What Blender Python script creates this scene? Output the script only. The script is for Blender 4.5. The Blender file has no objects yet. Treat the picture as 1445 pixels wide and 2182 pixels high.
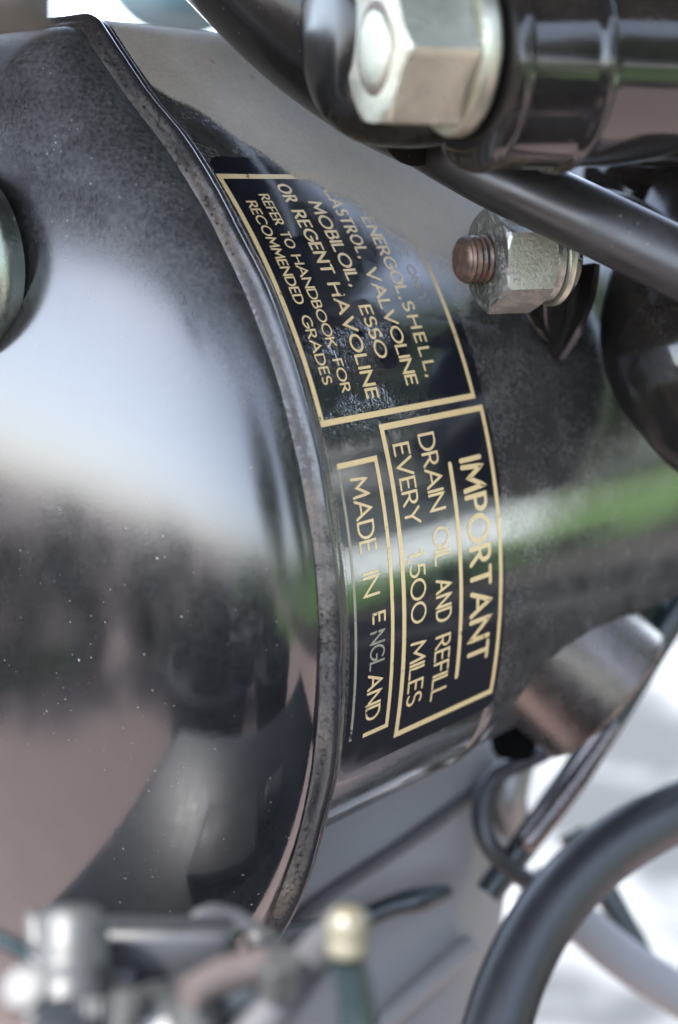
import bpy, bmesh, math, random
from math import sin, cos, radians as rad, pi, sqrt, atan2
from mathutils import Vector as V, Matrix, Euler
random.seed(11)
scene = bpy.context.scene
col = scene.collection

# ------------------------------------------------------------------ camera, sky, sun, exposure
MM = 0.001
CAM_H = 0.75
PITCH = rad(12.9)
PHI = rad(40.7)
cam_d = bpy.data.cameras.new('camera'); cam = bpy.data.objects.new('camera', cam_d); col.objects.link(cam)
cam.location = (0, 0, CAM_H); cam.rotation_euler = (pi/2 - PITCH, 0, 0)
cam_d.sensor_fit = 'VERTICAL'; cam_d.sensor_height = 36.0; cam_d.lens = 50.0
cam_d.clip_start = 0.01; cam_d.clip_end = 400
cam_d.dof.use_dof = True; cam_d.dof.focus_distance = 0.210; cam_d.dof.aperture_fstop = 10.0
cam_d.dof.aperture_blades = 7
scene.camera = cam

SUN_AZ, SUN_EL = -130.0, 50.0        # azimuth from the view direction, clockwise
w = bpy.data.worlds.new('World'); scene.world = w; w.use_nodes = True
nt = w.node_tree; bg = nt.nodes['Background']
sky = nt.nodes.new('ShaderNodeTexSky'); sky.sky_type = 'NISHITA'; sky.sun_disc = False
sky.sun_elevation = rad(SUN_EL); sky.sun_rotation = rad(SUN_AZ)
sky.air_density = 1.0; sky.dust_density = 2.2; sky.ozone_density = 1.6; sky.altitude = 1000
veil = nt.nodes.new('ShaderNodeHueSaturation'); veil.inputs['Saturation'].default_value = .5      # thin white cloud
nt.links.new(sky.outputs[0], veil.inputs['Color']); cool = nt.nodes.new('ShaderNodeMix'); cool.data_type = 'RGBA'; cool.blend_type = 'MULTIPLY'; cool.inputs[0].default_value = 1
cool.inputs[7].default_value = (.955, .99, 1.055, 1)
nt.links.new(veil.outputs[0], cool.inputs[6]); nt.links.new(cool.outputs[2], bg.inputs[0]); bg.inputs[1].default_value = 0.15
sl = bpy.data.lights.new('sun', 'SUN'); so = bpy.data.objects.new('sun', sl); col.objects.link(so)
sl.energy = 2.5; sl.angle = rad(5); sl.color = (1, .98, .96)
sd = V((sin(rad(SUN_AZ))*cos(rad(SUN_EL)), cos(rad(SUN_AZ))*cos(rad(SUN_EL)), sin(rad(SUN_EL))))
so.rotation_euler = sd.to_track_quat('Z', 'Y').to_euler(); so.location = sd*5
scene.view_settings.view_transform = 'Standard'; scene.view_settings.look = 'None'
scene.view_settings.exposure = 3.15; scene.view_settings.gamma = 1
scene.render.engine = 'CYCLES'
scene.cycles.max_bounces = 8

# ------------------------------------------------------------------ coordinates
F = 3030.0
RT, UPV, FW = V((1, 0, 0)), V((0, sin(PITCH), cos(PITCH))), V((0, cos(PITCH), -sin(PITCH)))
CAM = V((0, 0, CAM_H))
def at(px, py, t):                       # a point t mm in front of the camera plane
    return CAM + (RT*((px-722.5)/F) - UPV*((py-1091)/F) + FW) * (t*MM)
N_ = V((cos(PHI), -sin(PHI), 0)); A_ = V((sin(PHI), cos(PHI), 0)); Z_ = V((0, 0, 1))
C0 = CAM - (N_*226.7 + A_*-148.1 + Z_*65.2)*MM     # tank axis, at the seam
def tk(n, a, u): return C0 + (N_*n + A_*a + Z_*u)*MM
R = 100.7
def section(th):                         # the drum is round in front and flattened on top
    if th < 48.5 or th > 140: return 1.0
    r = R + .027*(min(th, 75)-48.5)**2; q = 90.0/max(.2, sin(rad(th)))
    k = 2.6; h = max(0, min(1, .5+.5*(r-q)/k)); m = r*(1-h)+q*h-k*h*(1-h)
    return m/R
def cyl(th, a, r):
    r *= section(th % 360); return tk(r*cos(rad(th)), a, r*sin(rad(th)))
PSI = rad(69); B_ = V((sin(PSI), cos(PSI), 0)); BN = V((cos(PSI), -sin(PSI), 0))   # axis of the frame bolts

# ------------------------------------------------------------------ helpers
def interp(tab, x):
    if x <= tab[0][0]: return tab[0][1]
    for (x0, y0), (x1, y1) in zip(tab, tab[1:]):
        if x <= x1:
            return y0 + (y1-y0)*(x-x0)/(x1-x0)
    return tab[-1][1]
def grid(rows, closed=False, cap0=False, cap1=False, wrap_rows=False):
    vs = [p for r in rows for p in r]; n = len(rows[0]); fs = []
    R_ = len(rows)
    for i in range(R_ if wrap_rows else R_-1):
        for j in range(n if closed else n-1):
            k = (j+1) % n; i2 = (i+1) % R_
            fs.append((i*n+j, i*n+k, i2*n+k, i2*n+j))
    if cap0: fs.append(tuple(range(n))[::-1])
    if cap1: fs.append(tuple((R_-1)*n+j for j in range(n)))
    return vs, fs
def join(*parts):
    vs, fs = [], []
    for v, f in parts:
        o = len(vs); vs += list(v); fs += [tuple(i+o for i in q) for q in f]
    return vs, fs
def frame(d):
    d = d.normalized(); x = d.cross(Z_)
    if x.length < 1e-3: x = d.cross(V((0, 1, 0)))
    x.normalize(); return x, d.cross(x).normalized()*-1
def lathe(o, d, prof, seg=64, cap0=True, cap1=True):         # prof: (distance along d in mm, radius in mm)
    d = d.normalized(); x, y = frame(d)
    rows = [[o + d*(h*MM) + (x*cos(2*pi*j/seg) + y*sin(2*pi*j/seg))*(r*MM) for j in range(seg)] for h, r in prof]
    return grid(rows, True, cap0, cap1)
def spline(pts, n=10):                                        # Catmull-Rom through (V, radius)
    out = []
    P = [pts[0]] + list(pts) + [pts[-1]]
    for i in range(1, len(P)-2):
        for k in range(n):
            t = k/n; q = []
            for c in range(4):
                a = [(*p[0], p[1])[c] for p in P[i-1:i+3]]
                q.append(.5*((2*a[1]) + (-a[0]+a[2])*t + (2*a[0]-5*a[1]+4*a[2]-a[3])*t*t + (-a[0]+3*a[1]-3*a[2]+a[3])*t**3))
            out.append((V(q[:3]), q[3]))
    out.append((pts[-1][0], pts[-1][1])); return out
def tube(pts, seg=24, n=10, round_ends=False):                # pts: (V, radius mm)
    s = spline(pts, n); rows = []; up = None
    if round_ends:
        (p0, r0), (p1, r1) = s[0], s[-1]
        d0 = (s[0][0]-s[1][0]).normalized(); d1 = (s[-1][0]-s[-2][0]).normalized()
        s = [(p0+d0*r0*MM*sin(a), r0*cos(a)) for a in (1.5, 1.2, .8, .4)] + s + [(p1+d1*r1*MM*sin(a), r1*cos(a)) for a in (.4, .8, 1.2, 1.5)]
    for i, (p, r) in enumerate(s):
        d = (s[min(i+1, len(s)-1)][0] - s[max(i-1, 0)][0]).normalized()
        if up is None: up = frame(d)[0]
        up = (up - d*up.dot(d)).normalized(); y = d.cross(up)
        rows.append([p + (up*cos(2*pi*j/seg) + y*sin(2*pi*j/seg))*(r*MM) for j in range(seg)])
    return grid(rows, True, True, True)
def hexprism(o, d, x, af, h, cham0=0, cham1=0, rot=0, seg=96):  # chamfered hexagon, x is the zero direction
    d = d.normalized(); y = d.cross(x).normalized(); ap = af/2; rc = ap*1.015
    hs = [0, .15, .3, .5, .8, 1.2, 1.7, 2.3]
    zs = sorted(set([round(k, 3) for k in hs if k < h/2] + [round(h-k, 3) for k in hs if k < h/2]))
    rows = []
    for z in zs:
        row = []
        for j in range(seg):
            a = 2*pi*j/seg; b = ((a - rot) % (pi/3)) - pi/6
            r = ap/cos(b)
            if cham0: r = min(r, rc + z*1.75)
            if cham1: r = min(r, rc + (h-z)*1.75)
            row.append(o + d*(z*MM) + (x*cos(a) + y*sin(a))*(r*MM))
        rows.append(row)
    return grid(rows, True, True, True)
def box(c, ax, ay, az, bev=0):                                # half extents as vectors
    vs = [c + ax*i + ay*j + az*k for k in (-1, 1) for j in (-1, 1) for i in (-1, 1)]
    return vs, [(0, 2, 3, 1), (4, 5, 7, 6), (0, 1, 5, 4), (2, 6, 7, 3), (0, 4, 6, 2), (1, 3, 7, 5)]
def ball(c, rx, seg=24, ring=14, axes=None):
    rx = rx if isinstance(rx, tuple) else (rx,)*3
    ax = axes or (V((1, 0, 0)), V((0, 1, 0)), Z_)
    rows = []
    for i in range(1, ring):
        p = pi*i/ring
        rows.append([c + (ax[0]*(rx[0]*sin(p)*cos(2*pi*j/seg)) + ax[1]*(rx[1]*sin(p)*sin(2*pi*j/seg)) + ax[2]*(rx[2]*cos(p)))*MM for j in range(seg)])
    return grid(rows, True, True, True)
def prism(poly, d):                                           # polygon of world points extruded by d
    n = len(poly); vs = list(poly) + [p+d for p in poly]
    return vs, [tuple(range(n))[::-1], tuple(range(n, 2*n))] + [(i, (i+1) % n, n+(i+1) % n, n+i) for i in range(n)]
def tag(o, label=None, cat=None, group=None, kind=None):
    for k, v in (('label', label), ('category', cat), ('group', group), ('kind', kind)):
        if v: o[k] = v
    return o
def thing(name, loc, label, cat, group=None):
    o = bpy.data.objects.new(name, None); col.objects.link(o); o.location = loc; o.empty_display_size = .01
    return tag(o, label, cat, group)
BASE = {}
def obj(name, geo, mat, parent=None, loc=None, smooth=35, bevel=0, label=None):
    vs, fs = geo
    if parent: base = BASE.get(parent.name, parent.location.copy())
    else: base = loc if loc is not None else V((sum(v[0] for v in vs), sum(v[1] for v in vs), len(vs)*min(v[2] for v in vs)))/len(vs)
    me = bpy.data.meshes.new(name); me.from_pydata([tuple(v-base) for v in vs], [], fs)
    bm = bmesh.new(); bm.from_mesh(me); bmesh.ops.recalc_face_normals(bm, faces=bm.faces[:])
    if bevel: bmesh.ops.bevel(bm, geom=bm.edges[:], offset=bevel*MM, segments=3, affect='EDGES', profile=.5)
    bm.to_mesh(me); bm.free()
    me.materials.append(mat)
    if smooth:
        me.polygons.foreach_set('use_smooth', [True]*len(me.polygons)); me.set_sharp_from_angle(angle=rad(smooth))
    o = bpy.data.objects.new(name, me); col.objects.link(o)
    if parent: o.parent = parent
    else: o.location = base
    BASE[o.name] = base
    if label: o['label'] = label
    return o

# ------------------------------------------------------------------ materials
class NT:
    def __init__(s, name):
        s.m = bpy.data.materials.new(name); s.m.use_nodes = True; s.t = s.m.node_tree
        s.b = s.t.nodes['Principled BSDF']; s.tc = s.t.nodes.new('ShaderNodeTexCoord'); s.co = s.tc.outputs['Object']
    def n(s, typ, **kw):
        q = s.t.nodes.new(typ)
        for k, v in kw.items():
            if k.startswith('i_'):
                k = k[2:]; k = int(k) if k.isdigit() else k.replace('_', ' ')
                if hasattr(v, 'is_output'): s.t.links.new(v, q.inputs[k])
                else: q.inputs[k].default_value = v
            else: setattr(q, k, v)
        return q
    def link(s, a, b): s.t.links.new(a, b)
    def map(s, scale, rot=(0, 0, 0), src=None): return s.n('ShaderNodeMapping', i_Vector=src or s.co, i_Scale=scale if isinstance(scale, tuple) else (scale,)*3, i_Rotation=rot).outputs[0]
    def noise(s, scale, detail=3, rough=.55, src=None, dist=0): return s.n('ShaderNodeTexNoise', i_Vector=src or s.co, i_Scale=scale, i_Detail=detail, i_Roughness=rough, i_Distortion=dist).outputs[0]
    def ramp(s, x, a, b, lo=0., hi=1.): return s.n('ShaderNodeMapRange', i_0=x, i_1=a, i_2=b, i_3=lo, i_4=hi).outputs[0]
    def math(s, op, a, b=0.): return s.n('ShaderNodeMath', operation=op, i_0=a, i_1=b).outputs[0]
    def mix(s, f, a, b):
        q = s.n('ShaderNodeMix', data_type='RGBA')
        for i, v in ((0, f), (6, a), (7, b)):
            if hasattr(v, 'is_output'): s.link(v, q.inputs[i])
            else: q.inputs[i].default_value = (*v, 1) if isinstance(v, tuple) and len(v) == 3 else v
        return q.outputs[2]
    def set(s, **kw):
        for k, v in kw.items():
            k = k.replace('_', ' ')
            if hasattr(v, 'is_output'): s.link(v, s.b.inputs[k])
            else: s.b.inputs[k].default_value = (*v, 1) if isinstance(v, tuple) and len(v) == 3 else v
    def bump(s, h, dist, strength=1.): s.set(Normal=s.n('ShaderNodeBump', i_Height=h, i_Distance=dist, i_Strength=strength).outputs[0])
    def upward(s):
        g = s.n('ShaderNodeNewGeometry'); return s.n('ShaderNodeSeparateXYZ', i_0=g.outputs['Normal']).outputs[2]

def paint(name, colr=(.004, .004, .005), rough=.1, dust_and_sheen=.3, film=.05, ior=1.55, dust_col=(.30, .26, .22), scratch=0, settle=.3, haze=0, bmp=.5, wave=0):
    s = NT(name)
    fine = s.noise(1500, 2); mid = s.noise(160, 4); big = s.noise(28, 4)
    vo = s.n('ShaderNodeTexVoronoi', i_Vector=s.co, i_Scale=900.)
    rnd = s.n('ShaderNodeSeparateColor', i_0=vo.outputs['Color']).outputs[0]
    spk = s.math('DIVIDE', vo.outputs[0], s.ramp(s.math('POWER', rnd, 3.), 0, 1, .36, 1.5))
    sp = s.ramp(spk, .04, .16, 1, 0)
    gate = s.math('MULTIPLY', s.ramp(mid, .42, .58), s.ramp(big, .38, .6))
    speck = s.math('MULTIPLY', sp, gate)
    film_m = s.math('MULTIPLY', s.ramp(mid, .25, .8, .35, 1), s.ramp(fine, .35, .65, .3, 1))
    upn = s.upward()
    up = s.ramp(upn, .0, .9)
    fm = s.math('MULTIPLY', film_m, s.math('ADD', s.math('MULTIPLY', up, settle), film))
    d = s.math('ADD', s.math('MULTIPLY', speck, dust_and_sheen), fm); d = s.n('ShaderNodeClamp', i_0=d).outputs[0]
    s.set(Base_Color=s.mix(d, colr, dust_col), IOR=ior)
    r = s.math('ADD', s.ramp(s.math('MULTIPLY', mid, big), .15, .4, rough*.8, rough*1.3), s.math('MULTIPLY', d, .4))
    if haze: r = s.math('ADD', r, s.math('MULTIPLY', s.ramp(upn, -.05, .45), haze))
    h = s.math('ADD', s.math('MULTIPLY', fine, .15), s.math('MULTIPLY', speck, 1.0))
    if wave: h = s.math('ADD', h, s.math('MULTIPLY', s.noise(70, 2), wave))
    if scratch:
        sc = s.noise(1.0, 4, .7, src=s.map((2600., 2600., 130.), (0, rad(8), 0))); sc = s.math('MULTIPLY', sc, s.ramp(upn, .12, .42))
        r = s.math('ADD', r, s.ramp(sc, .35, .75, 0, scratch))
        h = s.math('ADD', h, s.math('MULTIPLY', sc, .34))
    s.set(Roughness=r); s.bump(h, .00006, bmp)
    return s.m

def metal(name, colr, rough=.35, rust=.3, rust_col=(.20, .085, .035), pit=.4, dark=(.03, .028, .026), met=1.0):
    s = NT(name)
    a = s.noise(260, 5, .65); b = s.noise(2100, 3, .6); c = s.noise(70, 3)
    rm = s.math('MULTIPLY', s.ramp(a, .58, .72), rust); pm = s.math('MULTIPLY', s.ramp(b, .52, .62), pit)
    pm = s.math('MULTIPLY', pm, s.ramp(a, .42, .62, .1, 1))
    base = s.mix(s.ramp(c, .35, .65), tuple(x*.82 for x in colr), tuple(min(1, x*1.1) for x in colr))
    base = s.mix(pm, base, dark); base = s.mix(rm, base, rust_col)
    s.set(Base_Color=base, Metallic=s.ramp(s.math('ADD', rm, pm), 0, .6, met, .05), Roughness=s.ramp(s.math('ADD', a, rm), .3, .9, rough*.8, min(1, rough*1.5)))
    s.bump(s.math('ADD', a, s.math('MULTIPLY', b, .7)), .00016, .6)
    return s.m
def plain(name, colr, rough=.5, var=.2, scale=120, met=0., bump=.0001):
    s = NT(name); a = s.noise(scale, 5, .6)
    s.set(Base_Color=s.mix(a, tuple(x*(1-var) for x in colr), tuple(min(1, x*(1+var)) for x in colr)), Roughness=s.ramp(a, .3, .7, rough*.85, min(1, rough*1.15)), Metallic=met)
    if bump: s.bump(a, bump, .5)
    return s.m

M = {}
M['cap'] = paint('black_paint_scratched', (.004, .004, .005), .085, .7, .032, 1.72, scratch=.20, settle=.26, haze=.2, bmp=.34, dust_col=(.27, .265, .265))
M['wall'] = paint('black_paint_dusty', (.004, .004, .004), .065, .9, .30, 1.75, settle=.08, bmp=.10, wave=4, dust_col=(.25, .24, .23))
M['lug'] = paint('dusty_lug_enamel', (.005, .005, .005), .2, .6, .02, 1.32, settle=.16, dust_col=(.26, .21, .16))
M['frame'] = paint('frame_enamel', (.005, .005, .0055), .10, .5, .05, 1.5, bmp=.2, wave=5, settle=.14, dust_col=(.24, .18, .13))
M['rubber'] = plain('rubber', (.011, .011, .012), .42, .25, 300)
M['hose'] = paint('smooth_hose', (.0095, .009, .0095), .36, .55, .035, 1.5, (.25, .22, .2), settle=.05, bmp=.35)
M['zinc'] = metal('zinc_plate', (.30, .30, .275), .42, .6, (.22, .13, .08), pit=.75)
M['bolt'] = metal('bright_plate', (.43, .425, .345), .42, .45, (.22, .14, .07), pit=.35)
s = NT('rusty_stud'); a_ = s.noise(420, 4, .6); b_ = s.noise(700, 3)
s.set(Base_Color=s.mix(s.ramp(b_, .63, .68), s.mix(s.ramp(a_, .38, .6), (.045, .033, .028), (.125, .075, .052)), (.15, .022, .018)), Metallic=.35, Roughness=s.ramp(b_, .3, .7, .3, .6)); s.bump(a_, .0002, .6)
M['stud'] = s.m
M['steel'] = metal('dull_steel', (.13, .115, .108), .26, .12, pit=.2)
M['knob'] = metal('greened_plate', (.33, .36, .32), .35, .1, pit=.2)
M['union'] = plain('pinkish_plate', (.05, .038, .035), .5, .2, 200)
M['shell'] = plain('pale_shell', (.085, .083, .075), .7, .1, 60)
M['alloy'] = metal('cast_alloy', (.24, .24, .24), .5, .02, pit=.1)
M['casing'] = plain('casing_alloy', (.185, .178, .172), .75, .05, 40, bump=.00005)
M['carb'] = plain('carb_alloy', (.03, .03, .029), .5, .35, 150, met=.2)
M['dull'] = plain('dull_plate', (.04, .038, .04), .5, .2, 150)
M['brass'] = plain('yellowed_knob', (.075, .066, .042), .4, .15, 150)
M['gap_black'] = plain('gap_shade_black', (.003, .003, .003), .9, .3, 200); M['gap_black'].node_tree.nodes['Principled BSDF'].inputs['Specular IOR Level'].default_value = .02  # near-black for the shade in the gap beside the sleeve
M['tab'] = plain('dark_tab', (.006, .005, .0045), .5, .4, 250); M['tab'].node_tree.nodes['Principled BSDF'].inputs['Specular IOR Level'].default_value = .2
M['dark'] = plain('dark_iron', (.006, .012, .013), .35, .3, 200)

def gold(name, wear=.06, colr=(.53, .39, .20)):
    s = NT(name)
    a = s.noise(900, 4, .6); b = s.noise(110, 3)
    v = s.math('ADD', s.math('MULTIPLY', a, .55), s.math('MULTIPLY', b, .45))
    keep = s.ramp(v, .30+wear, .36+wear)
    s.set(Base_Color=s.mix(a, tuple(x*.9 for x in colr), colr), Roughness=.3, IOR=1.5, Alpha=keep)
    s.bump(a, .00004, .4)
    return s.m
M['gold'] = gold('gold_transfer', .035)
M['gold_worn'] = gold('gold_transfer_worn', .06)
M['gold_faint'] = gold('gold_transfer_rubbed', .09, (.22, .20, .15))

# varnish film of the transfers: deep black gloss, crazed in places
s = NT('transfer_varnish')
crn = s.noise(1, 1, .5, src=s.map((2300., 2300., 1500.)), dist=1.0); cr2 = s.noise(4200, 1)
msk = s.math('MULTIPLY', s.n('ShaderNodeAttribute', attribute_name='crinkle').outputs['Fac'], s.ramp(s.noise(330, 3), .38, .56))
hh = s.math('ADD', s.math('MULTIPLY', s.math('ADD', crn, s.math('MULTIPLY', cr2, .3)), msk), s.math('MULTIPLY', s.noise(2500, 2), .015))
s.set(Base_Color=(.008, .009, .013), Roughness=s.ramp(s.noise(300, 4), .35, .7, .06, .14), IOR=1.75)
s.bump(hh, .00022, 1.)
M['varnish'] = s.m

# seam: paint with brown grime packed along one side
s = NT('seam_paint')
at_ = s.n('ShaderNodeAttribute', attribute_name='side').outputs['Fac']
gn = s.noise(1600, 4, .65); g2 = s.noise(70, 4)
gm = s.n('ShaderNodeClamp', i_0=s.math('MULTIPLY', s.math('MULTIPLY', at_, s.ramp(gn, .30, .75)), s.ramp(g2, .35, .65, .15, .9))).outputs[0]
s.set(Base_Color=s.mix(gm, (.012, .011, .012), s.mix(s.ramp(s.noise(60, 3), .45, .6), (.085, .070, .058), (.24, .18, .125))), Roughness=s.ramp(gm, 0, .6, .2, .9), IOR=1.55)
s.bump(s.math('MULTIPLY', gn, s.math('ADD', gm, .1)), .00006, .6)
M['seam'] = s.m

# ------------------------------------------------------------------ ground and surroundings (seen in the gap and mirrored in the paint)
def flat(name, x0, x1, y0, y1, z, m, nx=1, ny=1):
    rows = [[V((x0+(x1-x0)*i/nx, y0+(y1-y0)*j/ny, z)) for i in range(nx+1)] for j in range(ny+1)]
    o = obj(name, grid(rows), m, loc=V((0, 0, z)), smooth=0); tag(o, kind='structure'); return o
s = NT('brick_paving')
bt = s.n('ShaderNodeTexBrick', i_Vector=s.map(1.0, (0, 0, rad(20))), i_Scale=4.6, i_Mortar_Size=.02, i_Color1=(.30, .205, .175, 1), i_Color2=(.25, .18, .16, 1), i_Mortar=(.30, .27, .24, 1))
s.set(Base_Color=s.mix(s.noise(9, 4), bt.outputs[0], (.28, .21, .19)), Roughness=.85)
s.bump(s.math('SUBTRACT', s.noise(60, 3), bt.outputs[1]), .004)
M['brick'] = s.m
M['grass'] = plain('grass_soil', (.09, .15, .045), .9, .4, 30, bump=.02)
M['blade'] = plain('grass_blade', (.16, .30, .06), .6, .4, 8, bump=0)
M['leaf'] = plain('leaf', (.035, .062, .018), .5, .5, 9, bump=0)
M['yew'] = plain('yew_leaf', (.018, .025, .014), .6, .4, 9, bump=0)
M['bark'] = plain('bark', (.11, .08, .055), .9, .4, 30, bump=.01)
M['soil'] = plain('bed_soil', (.035, .027, .02), .95, .4, 12, bump=.02)
M['white'] = plain('white_render', (.86, .86, .84), .7, .03, 4)
flat('ground', -60, 60, -60, 60, 0, M['brick'], 1, 1)
for nm, q in (('lawn', (3.0, 40, -30, 40)), ('lawn', (-2.2, -1.9, -1.0, 1.8)), ('lawn', (-1.95, 2.0, -40, -1.7))):
    flat(nm, *q, .004, M['grass'])
s = NT('pale_concrete'); nn_ = s.noise(4, 3, .55)
s.set(Base_Color=s.mix(s.ramp(nn_, .42, .6), (.03, .031, .03), (.17, .17, .165)), Roughness=.9)
flat('path', -1.2, 1.95, .62, 6.5, .004, s.m)
vs, fs = [], []
for i in range(12000):
    k = random.random()
    if k < .45: x, y = random.uniform(3.0, 5.5), random.uniform(-.2, 3.4)
    elif k < .75: x, y = random.uniform(-2.3, -1.93), random.uniform(-1.2, 1.5)
    else: x, y = random.uniform(-1.7, 3), random.uniform(-5, -2.2)
    a = random.uniform(0, 6.3); h = random.uniform(.03, .075); b = random.uniform(0, 6.3)
    p = V((x, y, .003)); d = V((cos(a), sin(a), 0))*.006; o = len(vs)
    vs += [p-d, p+d, p+V((cos(b)*.02, sin(b)*.02, h))]; fs.append((o, o+1, o+2))
tag(obj('grass', (vs, fs), M['blade'], smooth=0, loc=V((0, 0, 0))), kind='stuff')

flat('flower_bed', 2.0, 3.0, -3, 4, .005, M['soil'])
def leaves(cent, rad3, n, size, clumps, flat_=.0):
    vs, fs = [], []
    cs = []
    for i in range(clumps):
        a, b = random.uniform(0, 2*pi), math.acos(random.uniform(-1, 1)); r = random.uniform(.45, .95)
        cs.append(V((rad3[0]*r*sin(b)*cos(a), rad3[1]*r*sin(b)*sin(a), rad3[2]*r*cos(b))))
    for i in range(n):
        c = random.choice(cs); g = min(rad3)*.33
        p = cent + c + V((random.gauss(0, g), random.gauss(0, g), random.gauss(0, g*.8)))
        e = Euler((random.uniform(0, 6.3), random.uniform(0, 6.3), random.uniform(0, 6.3))).to_matrix()
        s_ = size*random.uniform(.6, 1.3); o = len(vs)
        vs += [p+e@V(q)*s_ for q in ((-.5, -.1, 0), (0, -.3, .06), (.5, 0, 0), (0, .3, .06))]
        fs.append((o, o+1, o+2, o+3))
    return vs, fs
def tree(az, dist, h, r, label):
    x, y = sin(rad(az))*dist, cos(rad(az))*dist
    t = thing('garden_tree', V((x, y, 0)), label, 'tree', 'trees round the garden')
    b = V((x, y, 0))
    parts = [tube([(b, 170), (b+V((.1, .05, h*.25)), 130), (b+V((0, 0, h*.6)), 80), (b+V((.1, 0, h*.85)), 30)], 10, 4)]
    for k in range(5):
        a = k*1.3+az; z = h*random.uniform(.3, .55)
        parts.append(tube([(b+V((0, 0, z)), 70), (b+V((cos(a)*r*.45, sin(a)*r*.45, z+h*.14)), 45), (b+V((cos(a)*r*.8, sin(a)*r*.8, z+h*.25)), 15)], 7, 3))
    obj('trunk', join(*parts), M['bark'], t)
    obj('crown', leaves(b+V((0, 0, h*.55)), (r, r, h*.42), 5200, .34, 34), M['leaf'], t, smooth=0)
tree(58, 13, 5.6, 2.0, 'broad green tree farthest to the left beyond the lawn')
tree(67, 11, 6.2, 2.1, 'dense green tree just left of the low white wall')
tree(72.5, 12, 4.6, 1.1, 'small green tree behind the low white wall')
tree(94, 11, 7.0, 2.0, 'tall green tree right of the low white wall')
tree(112, 12, 6.5, 2.4, 'wide green tree at the back right of the lawn')
tree(150, 12, 6.5, 2.6, 'wide green tree behind the clipped hedge')
w0, w1 = V((sin(rad(72.5))*4.8, cos(rad(72.5))*4.8, 0)), V((sin(rad(85))*4.8, cos(rad(85))*4.8, 0))
d_ = (w1-w0)/2; nn = V((-d_.y, d_.x, 0)).normalized()
gw = thing('added_white_wall', (w0+w1)/2, 'unseen low white wall, added for the pale streak on the drum', 'wall')  # unseen wall added as source of the pale streak on the drum
obj('wall_body', box((w0+w1)/2+V((0, 0, .19)), d_, nn*.08, V((0, 0, .19))), M['white'], gw, smooth=0)
obj('coping', box((w0+w1)/2+V((0, 0, .405)), d_*1.01, nn*.11, V((0, 0, .025))), M['white'], gw, smooth=0, bevel=8)
hx, hy = sin(rad(80.5))*15, cos(rad(80.5))*15
hc = V((hx, hy, 0)); hd_ = V((-cos(rad(80.5)), sin(rad(80.5)), 0)); hn = V((-sin(rad(80.5)), -cos(rad(80.5)), 0))
hs_ = thing('added_white_house', hc, 'unseen white house, added to brighten the reflection on the drum', 'house')  # unseen house added as a bright patch for the drum to reflect
obj('wall', prism([hc-hd_*3, hc+hd_*3, hc+hd_*3+Z_*3.2, hc+Z_*5.2, hc-hd_*3+Z_*3.2], -hn*6), M['white'], hs_, smooth=0)
for sgn in (-1, 1):
    e0 = hc+hd_*3.4*sgn+Z_*2.95; r0 = hc+Z_*5.25
    obj('roof', prism([e0+hn*.3, r0+hn*.3, r0+hn*.3+Z_*.15, e0+hn*.3+Z_*.15], -hn*6.6), M['bark'], hs_, smooth=0)
    wf = obj('window', box(hc+hd_*1.6*sgn+Z_*1.7+hn*.03, hd_*.5, Z_*.6, hn*.05), M['white'], hs_, smooth=0)
    obj('pane', box(hc+hd_*1.6*sgn+Z_*1.7+hn*.07, hd_*.42, Z_*.52, hn*.02), M['dark'], wf, smooth=0)
hp = [V(q) for q in ((-2.5, 2.2, 0), (-2.2, -.3, 0), (-1.75, -1.5, 0), (-.7, -1.45, 0), (.8, -1.4, 0))]
hv = []
for i in range(len(hp)-1):
    L = (hp[i+1]-hp[i]).length; hh_ = (.35, .35, .35, .35)[i]
    for k in range(int(L/.22)):
        p = hp[i].lerp(hp[i+1], k*.22/L)
        hv.append(leaves(p+V((0, 0, hh_)), (.2, .2, hh_), 560, .06, 9))
hd = thing('added_hedge', hp[2], 'unseen dark hedge, added to darken the reflection in the end cap', 'hedge')  # unseen hedge added to darken what the end cap reflects
obj('foliage', join(*hv), M['yew'], hd, smooth=0)
for i in range(4):
    for f in (.1, .4, .7):
        obj('stem', tube([(hp[i].lerp(hp[i+1], f), 18), (hp[i].lerp(hp[i+1], f)+V((.03, .02, .38)), 8)], 6, 2), M['bark'], hd)

for x, y, h, lab in ((2.9, .75, .22, 'second tallest'), (3.1, 1.15, .16, 'shortest'), (2.8, 1.5, .26, 'tallest'), (3.3, .3, .2, 'middle sized'), (3.0, 2.0, .18, 'second shortest')):
    sh = thing('low_shrub', V((x, y, 0)), lab+' of the five low dark shrubs along the front of the lawn', 'shrub', 'low shrubs along the lawn')
    obj('shrub_foliage', leaves(V((x, y, h*.5)), (.16, .16, h*.5), 420, .05, 9), M['yew'], sh, smooth=0)
    obj('stem', tube([(V((x, y, 0)), 10), (V((x, y, h*.6)), 5)], 6, 2), M['bark'], sh)
# ------------------------------------------------------------------ oil tank
tank = thing('oil_tank', tk(0, 0, -100), 'round black enamelled oil tank with gold lettering on its curved side', 'oil tank')
def arc(a0, a1, n): return [a0+(a1-a0)*i/n for i in range(n+1)]
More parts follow.
